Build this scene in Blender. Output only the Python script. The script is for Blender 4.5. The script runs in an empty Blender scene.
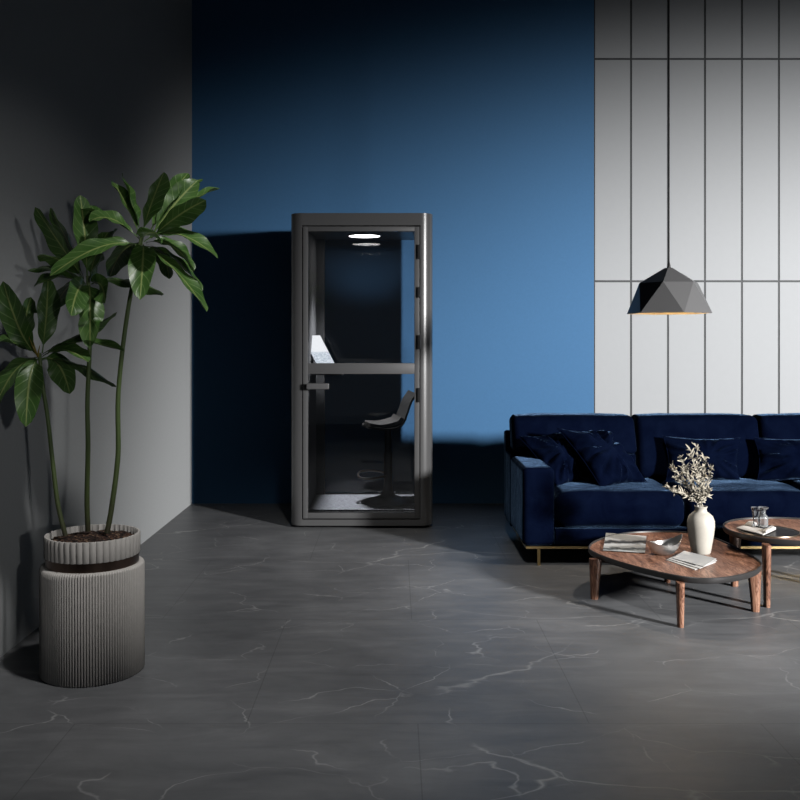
import bpy, bmesh, math, random
from mathutils import Vector, Matrix, noise
random.seed(7)
sc = bpy.context.scene
COL = sc.collection
PI = math.pi
rad = math.radians

# ---------------------------------------------------------------- camera
F, CX, CY, H = 920.0, 395.0, 340.0, 1.343     # focal length in pixels, vanishing point, eye height
def at(px, py, d):
    """the point at distance d along the room seen at photo position px, py"""
    return Vector(((px - CX) * d / F, d, H - (py - CY) * d / F))
def on(px, py, z):
    """the point of a level surface at height z"""
    return at(px, py, F * (H - z) / (py - CY))
cam = bpy.data.cameras.new('camera')
cam.sensor_width = 36.0
cam.lens = F / 800 * 36.0
cam.shift_x = (400 - CX) / 800
cam.shift_y = -(400 - CY) / 800
cam.clip_start = 0.05
co = bpy.data.objects.new('camera', cam)
co.location = (0, 0, H)
co.rotation_euler = (rad(90), 0, 0)
COL.objects.link(co)
sc.camera = co

# ---------------------------------------------------------------- materials
def srgb(r, g, b):
    f = lambda c: (c / 255 / 12.92) if c / 255 <= .04045 else ((c / 255 + .055) / 1.055) ** 2.4
    return (f(r), f(g), f(b), 1)
class NT:
    def __init__(s, name):
        s.m = bpy.data.materials.new(name); s.m.use_nodes = True
        s.t = s.m.node_tree; s.b = s.t.nodes['Principled BSDF']; s.out = s.t.nodes['Material Output']
    def n(s, typ, **kw):
        x = s.t.nodes.new(typ)
        for k, v in kw.items():
            if k in x.inputs and not hasattr(x, k): x.inputs[k].default_value = v
            elif hasattr(x, k): setattr(x, k, v)
            else: x.inputs[k].default_value = v
        return x
    def l(s, a, b): s.t.links.new(a, b)
    def coord(s, kind='Object', scale=(1, 1, 1), rot=(0, 0, 0)):
        tc = s.n('ShaderNodeTexCoord'); mp = s.n('ShaderNodeMapping')
        mp.inputs['Scale'].default_value = scale; mp.inputs['Rotation'].default_value = rot
        s.l(tc.outputs[kind], mp.inputs['Vector']); return mp.outputs['Vector']
    def noise(s, vec, scale=5, detail=4, rough=.5, dist=0):
        x = s.n('ShaderNodeTexNoise'); x.inputs['Scale'].default_value = scale
        x.inputs['Detail'].default_value = detail; x.inputs['Roughness'].default_value = rough
        x.inputs['Distortion'].default_value = dist
        s.l(vec, x.inputs['Vector']); return x.outputs['Fac']
    def ramp(s, fac, stops, interp='LINEAR'):
        r = s.n('ShaderNodeValToRGB'); cr = r.color_ramp; cr.interpolation = interp
        while len(cr.elements) < len(stops): cr.elements.new(.5)
        for e, (p, c) in zip(cr.elements, stops):
            e.position = p; e.color = c if len(c) == 4 else (*c, 1)
        s.l(fac, r.inputs['Fac']); return r.outputs['Color']
    def math(s, op, a, b=None, c=None):
        x = s.n('ShaderNodeMath', operation=op)
        for i, v in enumerate((a, b, c)):
            if v is None: continue
            if isinstance(v, (int, float)): x.inputs[i].default_value = v
            else: s.l(v, x.inputs[i])
        return x.outputs[0]
    def mix(s, fac, a, b, blend='MIX'):
        x = s.n('ShaderNodeMix', data_type='RGBA', blend_type=blend)
        if isinstance(fac, (int, float)): x.inputs[0].default_value = fac
        else: s.l(fac, x.inputs[0])
        for i, v in ((6, a), (7, b)):
            if isinstance(v, tuple): x.inputs[i].default_value = v
            else: s.l(v, x.inputs[i])
        return x.outputs[2]
    def bump(s, h, strength=.2, dist=.01):
        x = s.n('ShaderNodeBump'); x.inputs['Strength'].default_value = strength
        x.inputs['Distance'].default_value = dist
        s.l(h, x.inputs['Height']); s.l(x.outputs['Normal'], s.b.inputs['Normal'])
    def set(s, **kw):
        for k, v in kw.items():
            k = k.replace('_', ' ')
            i = s.b.inputs[k]
            if isinstance(v, (int, float, tuple)): i.default_value = v
            else: s.l(v, i)
        return s
def plain(name, col, rough=.5, metal=0, spread=.06, scale=30, bump=.05, bdist=.002, **kw):
    t = NT(name); v = t.coord()
    n = t.noise(v, scale, 5, .6)
    d = tuple(max(0, c * (1 - spread)) for c in col[:3]) + (1,)
    u = tuple(min(1, c * (1 + spread)) for c in col[:3]) + (1,)
    t.set(Base_Color=t.ramp(n, [(.3, d), (.7, u)]), Roughness=rough, Metallic=metal, **kw)
    if bump: t.bump(n, bump, bdist)
    return t.m
M = {}
M['blue_wall'] = plain('blue_wall_paint', (.075, .225, .455, 1), .75, spread=.03, scale=60)
M['grey_wall'] = plain('grey_wall_paint', (.60, .62, .63, 1), .8, spread=.03, scale=60)
M['white_panel'] = plain('white_panel_lacquer', (.565, .582, .60, 1), .8, spread=.01, scale=20, bump=0, Specular_IOR_Level=.2)
M['groove'] = plain('dark_grey_groove', (.07, .075, .08, 1), .6, spread=.02)
M['ceiling'] = plain('white_ceiling_paint', (.9, .9, .9, 1), .9, spread=.01)
M['booth'] = plain('booth_dark_grey_metal', (.12, .12, .122, 1), .30, 0.1, spread=.03, scale=200, bump=.02, bdist=.0005, Specular_IOR_Level=.8)
M['booth_door'] = plain('booth_door_grey_metal', (.135, .135, .138, 1), .4, 0.1, spread=.03, scale=200, bump=.02, bdist=.0005)
M['black'] = plain('black_plastic', (.008, .008, .009, 1), .45, spread=.02)
M['hinge'] = plain('steel_hinge', (.35, .35, .36, 1), .3, 1, spread=.03)
M['felt'] = plain('grey_felt', (.16, .16, .165, 1), .95, spread=.2, scale=120, bump=.3)
M['stool'] = plain('charcoal_stool_shell', (.04, .039, .038, 1), .5, spread=.05, scale=80)
M['stool_pad'] = plain('grey_leather_pad', (.07, .066, .062, 1), .5, spread=.05, scale=80)
M['stool_metal'] = plain('dark_grey_stool_metal', (.05, .05, .055, 1), .35, .5, spread=.03)
M['foot_ring'] = plain('grey_steel_ring', (.22, .22, .23, 1), .3, .9, spread=.03)
M['brass'] = plain('satin_brass', (.80, .58, .27, 1), .28, 1, spread=.05)
M['pendant'] = plain('charcoal_pendant_metal', (.16, .16, .163, 1), .42, .1, spread=.02, scale=100, bump=.02)
M['pendant_in'] = plain('pale_brass_lining', (.85, .68, .42, 1), .5, .2, spread=.03)
M['pot'] = plain('grey_ceramic', (.74, .705, .67, 1), .55, spread=.05, scale=40)
M['band'] = plain('dark_bronze_band', (.11, .075, .06, 1), .3, .85, spread=.1)
M['rim'] = plain('charcoal_table_rim', (.045, .043, .043, 1), .38, spread=.08)
M['ceramic'] = plain('cream_stoneware', (.70, .655, .575, 1), .5, spread=.04, scale=50)
M['dried'] = plain('dried_cream_leaves', (.62, .56, .45, 1), .8, spread=.2, scale=60)
M['pewter'] = plain('brushed_pewter', (.55, .54, .53, 1), .33, .85, spread=.06, scale=60)
M['paper'] = plain('white_paper', (.74, .73, .71, 1), .6, spread=.02)
M['ink'] = plain('black_printed_stripe', (.02, .02, .022, 1), .5, spread=.02)
M['linen'] = plain('white_linen', (.78, .75, .72, 1), .85, spread=.04, scale=200, bump=.3)
M['tray'] = plain('dark_inset_tray', (.02, .018, .017, 1), .3, .5, spread=.1)
M['tray_rim'] = plain('bronze_tray_rim', (.42, .33, .24, 1), .3, 1, spread=.05)
M['screen_back'] = plain('silver_shell', (.6, .6, .62, 1), .35, .8, spread=.02)
M['stem'] = None

def emit(name, col, strength):
    t = NT(name); e = t.n('ShaderNodeEmission'); e.inputs[0].default_value = (*col, 1); e.inputs[1].default_value = strength
    t.l(e.outputs[0], t.out.inputs[0]); return t.m
M['lamp'] = emit('booth_downlight_glow', (1, .98, .95), 8.0)
M['bulb'] = emit('warm_bulb_glow', (1, .74, .42), 60.0)

t = NT('tablet_screen_glow')            # lit screen: white page above, pale picture below
g = t.coord('Generated'); sx = t.n('ShaderNodeSeparateXYZ'); t.l(g, sx.inputs[0])
nz = t.noise(t.coord('Generated', (3, 3, 9)), 3, 4)
pic = t.ramp(nz, [(.35, (.45, .52, .60)), (.65, (.85, .90, .95))])
f = t.ramp(sx.outputs['Z'], [(.50, (0, 0, 0)), (.54, (1, 1, 1))])
c = t.mix(f, pic, (.97, .98, 1, 1))
e = t.n('ShaderNodeEmission'); e.inputs[1].default_value = 1.1; t.l(c, e.inputs[0]); t.l(e.outputs[0], t.out.inputs[0])
M['screen'] = t.m

def glass(name, tint, base_refl, rough=0.0, painted_gleam=0):
    t = NT(name)
    tr = t.n('ShaderNodeBsdfTransparent'); tr.inputs[0].default_value = (*tint, 1)
    gl = t.n('ShaderNodeBsdfGlossy'); gl.inputs['Roughness'].default_value = rough
    fr = t.n('ShaderNodeFresnel'); fr.inputs['IOR'].default_value = base_refl
    mx = t.n('ShaderNodeMixShader')
    t.l(fr.outputs[0], mx.inputs[0]); t.l(tr.outputs[0], mx.inputs[1]); t.l(gl.outputs[0], mx.inputs[2])
    sh = mx.outputs[0]
    if painted_gleam:
        df = t.n('ShaderNodeBsdfDiffuse'); df.inputs[0].default_value = (.9, .92, .94, 1)  # pale diffuse share painted in for bright reflections the glass lacks
        m2 = t.n('ShaderNodeMixShader'); m2.inputs[0].default_value = painted_gleam
        t.l(sh, m2.inputs[1]); t.l(df.outputs[0], m2.inputs[2]); sh = m2.outputs[0]
    t.l(sh, t.out.inputs[0]); return t.m
M['pane'] = glass('booth_clear_glass', (.93, .94, .95), 1.55)
M['glassware'] = glass('clear_glassware', (.97, .98, .985), 1.35, .08, .14)

# velvet
t = NT('navy_velvet'); v = t.coord('Object')
n1 = t.noise(v, 7, 5, .6, .6); n2 = t.noise(v, 500, 2, .5)
t.set(Base_Color=t.ramp(n1, [(.3, (.0015, .003, .012, 1)), (.7, (.003, .006, .020, 1))]), Roughness=.8,
      Sheen_Weight=.8, Sheen_Roughness=.23, Sheen_Tint=(.13, .23, .40, 1), Specular_IOR_Level=.0)
nb = t.math('ADD', t.math('MULTIPLY', n1, .8), t.math('MULTIPLY', n2, .08))
t.bump(nb, .35, .03)
M['velvet'] = t.m

# walnut
def walnut(name, axis, plank=None):
    """long wavering grain along axis (0 x, 1 y, 2 z); plank = width of the veneer leaves"""
    t = NT(name)
    tc = t.n('ShaderNodeTexCoord'); vec = tc.outputs['Object']
    if plank:
        sx = t.n('ShaderNodeSeparateXYZ'); t.l(vec, sx.inputs[0])
        idx = t.math('FLOOR', t.math('DIVIDE', sx.outputs['X' if axis == 1 else 'Y'], plank))
        cb = t.n('ShaderNodeCombineXYZ'); t.l(t.math('MULTIPLY', idx, 3.7), cb.inputs[axis]); t.l(t.math('MULTIPLY', idx, 1.9), cb.inputs[2])
        ad = t.n('ShaderNodeVectorMath', operation='ADD'); t.l(vec, ad.inputs[0]); t.l(cb.outputs[0], ad.inputs[1]); vec = ad.outputs[0]
    def st(long, cross):
        mp = t.n('ShaderNodeMapping'); sc_ = [cross] * 3; sc_[axis] = long
        mp.inputs['Scale'].default_value = sc_; t.l(vec, mp.inputs['Vector']); return mp.outputs['Vector']
    a = t.noise(st(1.6, 9), 1.4, 4, .55, 1.6); b = t.noise(st(5, 55), 1.0, 4, .6, .6); c = t.noise(st(9, 210), 1.0, 2, .5)
    rings = t.math('ABSOLUTE', t.math('SINE', t.math('MULTIPLY', a, 34)))
    k = t.math('ADD', t.math('ADD', t.math('MULTIPLY', a, .45), t.math('MULTIPLY', rings, .16)), t.math('ADD', t.math('MULTIPLY', b, .28), t.math('MULTIPLY', c, .14)))
    colr = t.ramp(k, [(.36, (.06, .024, .014)), (.47, (.20, .088, .055)), (.57, (.36, .18, .115)), (.70, (.58, .33, .225))])
    t.set(Base_Color=colr, Roughness=.38); t.bump(k, .06, .002)
    return t.m
M['walnut'] = walnut('walnut_veneer', 1, .19)
M['walnut_leg'] = walnut('walnut_leg', 2)

# marble floor tiles
t = NT('dark_marble_tiles'); v = t.coord('Object')
base = t.noise(v, 1.6, 7, .62, .6); cl = t.noise(t.coord('Object', (1, 4, 1), (0, 0, rad(-14))), 2.4, 6, .65, .8)
k = t.math('ADD', t.math('MULTIPLY', base, .5), t.math('MULTIPLY', cl, .5))
colr = t.ramp(k, [(.32, (.125, .13, .138)), (.52, (.195, .20, .21)), (.7, (.275, .282, .293))])
def vein(scale, rot, warp, width, amt, stretch):
    mp = t.coord('Object', (stretch, 1, 1), (0, 0, rot))
    nn = t.n('ShaderNodeTexNoise'); nn.inputs['Scale'].default_value = 1.7; nn.inputs['Detail'].default_value = 5
    t.l(mp, nn.inputs['Vector'])
    ad = t.n('ShaderNodeVectorMath', operation='MULTIPLY_ADD'); t.l(nn.outputs['Color'], ad.inputs[0])
    ad.inputs[1].default_value = (warp,) * 3; t.l(mp, ad.inputs[2])
    vo = t.n('ShaderNodeTexVoronoi', feature='DISTANCE_TO_EDGE'); vo.inputs['Scale'].default_value = scale
    t.l(ad.outputs[0], vo.inputs['Vector'])
    line = t.ramp(vo.outputs['Distance'], [(0, (1, 1, 1)), (width, (0, 0, 0))])
    msk = t.ramp(t.noise(mp, scale * 1.4, 2), [(.46, (0, 0, 0)), (.62, (1, 1, 1))])
    return t.math('MULTIPLY', t.math('MULTIPLY', line, msk), amt)
v1 = vein(1.0, rad(12), .55, .0055, .6, .45)
v2 = vein(2.9, rad(-30), .5, .010, .55, .7)
colr = t.mix(v1, colr, (.7, .7, .7, 1)); colr = t.mix(v2, colr, (.6, .6, .61, 1))
br = t.n('ShaderNodeTexBrick', offset=.5); br.inputs['Scale'].default_value = 1
br.inputs['Brick Width'].default_value = 1.2; br.inputs['Row Height'].default_value = 1.2
br.inputs['Mortar Size'].default_value = .0022; br.inputs['Mortar Smooth'].default_value = 0
mp = t.coord('Object'); mp.node.inputs['Location'].default_value = (.52, .38, 0); t.l(mp, br.inputs['Vector'])
colr = t.mix(t.math('MULTIPLY', br.outputs['Fac'], .3), colr, (.03, .03, .032, 1))
t.set(Base_Color=colr, Roughness=t.ramp(k, [(.3, (.36,) * 3), (.7, (.5,) * 3)]), Specular_IOR_Level=.5)
t.bump(t.math('SUBTRACT', k, t.math('MULTIPLY', br.outputs['Fac'], .5)), .12, .004)
M['floor'] = t.m

# carpet in the booth
t = NT('speckled_grey_carpet'); v = t.coord()
n1 = t.noise(v, 160, 3, .7); n2 = t.noise(v, 40, 3, .6)
t.set(Base_Color=t.ramp(t.math('ADD', t.math('MULTIPLY', n1, .7), t.math('MULTIPLY', n2, .3)), [(.35, (.20, .205, .23)), (.65, (.62, .63, .68))]), Roughness=.95)
t.bump(n1, .6, .01); M['carpet'] = t.m

# bark soil
t = NT('bark_soil'); v = t.coord()
vo = t.n('ShaderNodeTexVoronoi'); vo.inputs['Scale'].default_value = 75; t.l(v, vo.inputs['Vector'])
rs = t.n('ShaderNodeSeparateColor'); t.l(vo.outputs['Color'], rs.inputs[0])
t.set(Base_Color=t.ramp(rs.outputs[0], [(0, (.012, .006, .004)), (.6, (.05, .022, .014)), (.85, (.16, .08, .05)), (1, (.30, .19, .12))]), Roughness=.8)
t.bump(vo.outputs['Distance'], .9, .02); M['soil'] = t.m

# stems: green, browner towards the soil
t = NT('plant_stem'); g = t.coord('Object'); sx = t.n('ShaderNodeSeparateXYZ'); t.l(g, sx.inputs[0])
n = t.noise(t.coord('Object', (1, 1, .6)), 30, 4)
z = t.math('ADD', sx.outputs['Z'], t.math('MULTIPLY', t.math('SUBTRACT', n, .5), .25))
c = t.ramp(z, [(.55, (.045, .035, .02)), (.72, (.085, .12, .035)), (1.0, (.13, .20, .06))])
t.set(Base_Color=t.mix(t.math('MULTIPLY', n, .35), c, (.10, .13, .05, 1)), Roughness=.5); t.bump(n, .2, .003); M['stem'] = t.m

# leaves
def leafmat(name, lo, hi):
    t = NT(name)
    tc = t.n('ShaderNodeTexCoord'); sx = t.n('ShaderNodeSeparateXYZ'); t.l(tc.outputs['UV'], sx.inputs[0])
    a = t.math('ABSOLUTE', t.math('SUBTRACT', sx.outputs['X'], .5))
    mid = t.ramp(a, [(.018, (1, 1, 1)), (.05, (0, 0, 0))])
    ph = t.math('FRACT', t.math('MULTIPLY', t.math('SUBTRACT', sx.outputs['Y'], t.math('MULTIPLY', a, .32)), 9))
    side = t.ramp(t.math('ABSOLUTE', t.math('SUBTRACT', ph, .5)), [(.0, (1, 1, 1)), (.09, (0, 0, 0))])
    nn = t.noise(t.coord('Object'), 14, 4)
    base = t.ramp(nn, [(.3, (*lo, 1)), (.7, (*hi, 1))])
    c = t.mix(t.math('MULTIPLY', side, .6), base, (.26, .40, .14, 1))
    c = t.mix(t.math('MULTIPLY', mid, .9), c, (.34, .42, .14, 1))
    t.set(Base_Color=c, Roughness=.36, Subsurface_Weight=0.0)
    tl = t.n('ShaderNodeBsdfTranslucent'); t.l(c, tl.inputs[0])
    mx = t.n('ShaderNodeMixShader'); mx.inputs[0].default_value = .18
    t.l(t.b.outputs[0], mx.inputs[1]); t.l(tl.outputs[0], mx.inputs[2]); t.l(mx.outputs[0], t.out.inputs[0])
    t.bump(t.math('ADD', mid, t.math('MULTIPLY', side, .5)), .25, .003)
    return t.m
M['leaf'] = leafmat('rubber_plant_leaf', (.045, .12, .022), (.10, .20, .05))
M['bud'] = plain('young_yellow_shoot', (.34, .26, .04, 1), .5, spread=.1)

# printed cover: misty landscape in black and white
t = NT('landscape_cover'); g = t.coord('Generated'); sx = t.n('ShaderNodeSeparateXYZ'); t.l(g, sx.inputs[0])
n = t.noise(t.coord('Generated', (2.2, 1, 1)), 2.2, 6, .6)
y = t.math('ADD', sx.outputs['Y'], t.math('MULTIPLY', t.math('SUBTRACT', n, .5), .32))
W = (.74, .75, .75)
M['cover_ramp'] = None
c = t.ramp(y, [(.02, W), (.12, (.45, .48, .48)), (.17, (.05, .05, .05)), (.23, (.28, .3, .3)), (.28, W), (.42, W), (.50, (.04, .04, .04)), (.58, (.10, .10, .10)), (.64, (.66, .66, .65)), (.99, W)])
t.set(Base_Color=c, Roughness=.35); M['cover'] = t.m
del M['cover_ramp']

# ---------------------------------------------------------------- mesh helpers
def finish(bm, name, mat, parent=None, smooth=None, world=True):
    """ONE mesh object. Geometry is given in room coordinates; a child is shifted into its parent's frame."""
    if smooth is not None:
        for f_ in bm.faces: f_.smooth = True
    me = bpy.data.meshes.new(name)
    o = bpy.data.objects.new(name, me); COL.objects.link(o)
    if parent is not None:
        o.parent = parent
        if world:
            off = Vector(parent.location); p = parent.parent
            while p is not None: off += Vector(p.location); p = p.parent
            bmesh.ops.translate(bm, verts=bm.verts, vec=-off)
    bm.normal_update(); bm.to_mesh(me); bm.free()
    if smooth is not None: me.set_sharp_from_angle(angle=rad(smooth))
    for m in (mat if isinstance(mat, (list, tuple)) else [mat]): me.materials.append(m)
    return o
def recentre(o, loc):
    """put a top-level mesh's origin at its base point"""
    loc = Vector(loc); o.data.transform(Matrix.Translation(-loc)); o.location = loc
    return o
def tag(o, label, cat, group=None):
    o['label'] = label; o['category'] = cat
    if group: o['group'] = group
    return o
def thing(name, label, cat, loc, group=None):
    o = bpy.data.objects.new(name, None); o.empty_display_size = .1; COL.objects.link(o); o.location = loc
    return tag(o, label, cat, group)
def struct(o): o['kind'] = 'structure'; return o
def box(bm, x0, x1, y0, y1, z0, z1, mi=0):
    vs = [bm.verts.new((x, y, z)) for x in (x0, x1) for y in (y0, y1) for z in (z0, z1)]
    for q in ((0, 1, 3, 2), (4, 6, 7, 5), (0, 4, 5, 1), (2, 3, 7, 6), (0, 2, 6, 4), (1, 5, 7, 3)):
        bm.faces.new([vs[i] for i in q]).material_index = mi
    return vs
def boxes(name, mat, parent, *bs, bevel=0):
    bm = bmesh.new()
    for b in bs: box(bm, *b)
    if bevel:
        bmesh.ops.bevel(bm, geom=list(bm.edges), offset=bevel, segments=2, profile=.5, affect='EDGES')
    return finish(bm, name, mat, parent, 35 if bevel else None)
def prism(bm, pts, z0, z1):
    a = [bm.verts.new((p[0], p[1], z0)) for p in pts]; b = [bm.verts.new((p[0], p[1], z1)) for p in pts]
    n = len(pts)
    bm.faces.new(a[::-1]); bm.faces.new(b)
    for i in range(n): bm.faces.new((a[i], a[(i + 1) % n], b[(i + 1) % n], b[i]))
def lathe(bm, prof, c=(0, 0, 0), n=48, radf=None, closed=False, cap0=True, cap1=True):
    rings = []
    for (r, z) in prof:
        ring = []
        for i in range(n):
            a = 2 * PI * i / n; rr = radf(r, z, a) if radf else r
            ring.append(bm.verts.new((c[0] + rr * math.cos(a), c[1] + rr * math.sin(a), c[2] + z)))
        rings.append(ring)
    for k in range(len(rings) - 1 + (1 if closed else 0)):
        A, B = rings[k], rings[(k + 1) % len(rings)]
        for i in range(n): bm.faces.new((A[i], A[(i + 1) % n], B[(i + 1) % n], B[i]))
    if not closed:
        if cap0: bm.faces.new(rings[0][::-1])
        if cap1: bm.faces.new(rings[-1])
    return rings
def tube(bm, pts, radii, n=10, caps=True):
    pts = [Vector(p) for p in pts]
    if not isinstance(radii, (list, tuple)): radii = [radii] * len(pts)
    rings = []; up = Vector((0.13, 1, 0.07)).normalized()
    for i, p in enumerate(pts):
        d = (pts[min(i + 1, len(pts) - 1)] - pts[max(i - 1, 0)]).normalized()
        s = d.cross(up); s = s.normalized() if s.length > 1e-4 else Vector((1, 0, 0))
        u = s.cross(d); up = u
        rings.append([bm.verts.new(p + (s * math.cos(2 * PI * k / n) + u * math.sin(2 * PI * k / n)) * radii[i]) for k in range(n)])
    for A, B in zip(rings, rings[1:]):
        for k in range(n): bm.faces.new((A[k], A[(k + 1) % n], B[(k + 1) % n], B[k]))
    if caps: bm.faces.new(rings[0][::-1]); bm.faces.new(rings[-1])
def spline(ctrl, m=8):
    P = [Vector(p) for p in ctrl]; P = [P[0] * 2 - P[1]] + P + [P[-1] * 2 - P[-2]]
    out = []
    for i in range(1, len(P) - 2):
        for k in range(m):
            q = k / m; a, b, c, d = P[i - 1:i + 3]
            out.append(.5 * ((2 * b) + (c - a) * q + (2 * a - 5 * b + 4 * c - d) * q * q + (3 * b - a - 3 * c + d) * q ** 3))
    out.append(P[-2]); return out
def closed_spline(ctrl, m=8):
    n = len(ctrl); P = [Vector(p) for p in ctrl]; out = []
    for i in range(n):
        a, b, c, d = P[i - 1], P[i], P[(i + 1) % n], P[(i + 2) % n]
        for k in range(m):
            q = k / m
            out.append(.5 * ((2 * b) + (c - a) * q + (2 * a - 5 * b + 4 * c - d) * q * q + (3 * b - a - 3 * c + d) * q ** 3))
    return out
def rbox(bm, x0, x1, y0, y1, z0, z1, r, fn=None, flat=8, arc=4):
    """soft upholstered block with rounded edges; fn may move each vertex (given with its -1..1 position)"""
    c = Vector(((x0 + x1) / 2, (y0 + y1) / 2, (z0 + z1) / 2)); h = Vector(((x1 - x0) / 2, (y1 - y0) / 2, (z1 - z0) / 2))
    def axis(hh):
        inner = hh - r
        arcs = [inner + r * math.tan(rad(45) * k / arc) for k in range(arc + 1)]
        fl = [-inner + 2 * inner * k / flat for k in range(1, flat)]
        return [-a for a in arcs[::-1]] + fl + arcs
    ax = [axis(h[i]) for i in range(3)]; cache = {}
    def vert(p):
        key = tuple(round(q, 5) for q in p)
        if key in cache: return cache[key]
        inn = Vector([max(-(h[i] - r), min(h[i] - r, p[i])) for i in range(3)])
        d = Vector(p) - inn
        q = inn + d.normalized() * r if d.length > 1e-7 else Vector(p)
        nrm = Vector((q.x / h.x, q.y / h.y, q.z / h.z))
        if fn: q = fn(q, nrm)
        cache[key] = bm.verts.new(c + q); return cache[key]
    for i in range(3):
        j, k = (i + 1) % 3, (i + 2) % 3
        for s in (-1, 1):
            for a in range(len(ax[j]) - 1):
                for b in range(len(ax[k]) - 1):
                    q = []
                    for (u, v_) in ((a, b), (a + 1, b), (a + 1, b + 1), (a, b + 1)):
                        p = [0, 0, 0]; p[i] = s * h[i]; p[j] = ax[j][u]; p[k] = ax[k][v_]; q.append(vert(p))
                    bm.faces.new(q if s > 0 else q[::-1])
def block(name, mat, parent, x0, x1, y0, y1, z0, z1, r, fn=None, **kw):
    bm = bmesh.new(); rbox(bm, x0, x1, y0, y1, z0, z1, r, fn, **kw)
    return finish(bm, name, mat, parent, 60)

# ================================================================ the room
D_WALL, X_LEFT, X_RIGHT, Z_CEIL, Y_NEAR = 7.557, -1.668, 4.4, 4.30, -1.6
X_PANEL = (594 - CX) * D_WALL / F
def sbox(name, mat, *b): return struct(boxes(name, mat, None, *b))
sbox('floor', M['floor'], (X_LEFT - .12, 7.2, Y_NEAR, D_WALL + .12, -.1, 0))
sbox('ceiling', M['ceiling'], (X_LEFT - .12, 4.4, Y_NEAR, D_WALL + .12, Z_CEIL, Z_CEIL + .1))
sbox('wall_left', M['grey_wall'], (X_LEFT - .12, X_LEFT, Y_NEAR, D_WALL + .12, 0, Z_CEIL))
sbox('wall_back', M['blue_wall'], (X_LEFT, X_PANEL, D_WALL, D_WALL + .12, 0, Z_CEIL))
sbox('wall_back_panelled', M['groove'], (X_PANEL, X_RIGHT, D_WALL, D_WALL + .12, 0, Z_CEIL))
# white panels: courses of tall boards with narrow dark joints
pw = 36.95 * D_WALL / F; gp = .017; z_mid = H + (CY - 281.3) * D_WALL / F
bs = []
x = X_PANEL + .008
while x < X_RIGHT - .02:
    x1 = min(x + pw - gp, X_RIGHT - .005)
    bs.append((x, x1, D_WALL - .004, D_WALL + .02, 0.0, z_mid - gp / 2))
    bs.append((x, x1, D_WALL - .004, D_WALL + .02, z_mid + gp / 2, 2 * z_mid - gp / 2))
    bs.append((x, x1, D_WALL - .004, D_WALL + .02, 2 * z_mid + gp / 2, Z_CEIL))
    x += pw
struct(boxes('wall_back_panels', M['white_panel'], None, *bs))
# unseen blocker added at right, keeps the key lamp off the near left wall
sbox('light_blocker_right', M['grey_wall'], (4.4, 4.52, Y_NEAR, .95, 0, Z_CEIL))
# ================================================================ phone booth
BF, BB = 6.545, 7.34
sb = F / BF
bx = lambda px: (px - CX) / sb
bz = lambda py: H + (CY - py) / sb
XL, XR = bx(290), bx(433)
ZT = bz(213)
booth = thing('phone_booth', 'tall dark grey office phone booth with glazed door standing before the blue wall', 'phone booth', ((XL + XR) / 2, (BF + BB) / 2, 0))
IL, IR = bx(306), bx(417)             # inner faces of the side walls
OL, OR_ = bx(302), bx(420.4)          # door opening
def side_wall(sgn):
    r = .085
    xo = XL if sgn < 0 else XR; xi = IL if sgn < 0 else IR; xop = OL if sgn < 0 else OR_
    pts = [(xop, BF)]
    for k in range(13):
        a = PI / 2 * k / 12
        pts.append((xo - sgn * r + sgn * r * math.sin(a), BF + r - r * math.cos(a)))
    for k in range(13):
        a = PI / 2 * k / 12
        pts.append((xo - sgn * r + sgn * r * math.cos(a), BB - r + r * math.sin(a)))
    xb = bx(306) + .075 if sgn < 0 else bx(417)
    pts += [(xb, BB), (xb, BB - .07), (xi, BB - .07), (xi, BF + .075), (xop, BF + .075)]
    return pts if sgn > 0 else pts[::-1]
bm = bmesh.new()
Z0 = .022
for s in (-1, 1): prism(bm, side_wall(s), Z0, ZT)
box(bm, OL, OR_, BF, BF + .075, bz(225.3), ZT)         # header over the door
box(bm, OL, OR_, BF, BF + .075, Z0, bz(519.8))         # sill
box(bm, IL, IR, BF + .075, BB, Z0, .10)                # floor pan
box(bm, IL + .075, IR, BB - .07, BB, 2.14, ZT)         # rear header
box(bm, IL + .075, IR, BB - .07, BB, .10, .12)
box(bm, IL, IR, BF + .075, BB - .07, 2.14, ZT - .002)  # roof
bmesh.ops.recalc_face_normals(bm, faces=bm.faces)
finish(bm, 'shell', M['booth'], booth, 30)
boxes('carpet', M['carpet'], booth, (IL, IR, BF + .075, BB - .07, .10, .122))
boxes('felt_panel', M['felt'], booth, (IL, IL + .012, BF + .085, BB - .075, .125, 2.135))['label'] = 'grey felt lining on the left inner wall'
boxes('back_glass', M['pane'], booth, (IL + .075, IR, BB - .045, BB - .037, .12, 2.14))
lp = Vector((at(364.5, 235, 7.0).x, 7.0, 2.14))
bm = bmesh.new(); lathe(bm, [(.119, -.006), (.119, 0)], lp, 48); finish(bm, 'ceiling_light', M['lamp'], booth, 40)
bm = bmesh.new(); lathe(bm, [(.119, -.009), (.128, -.009), (.13, 0), (.119, 0)], lp, 48, closed=True); finish(bm, 'light_trim', M['booth'], booth, 40)
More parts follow.
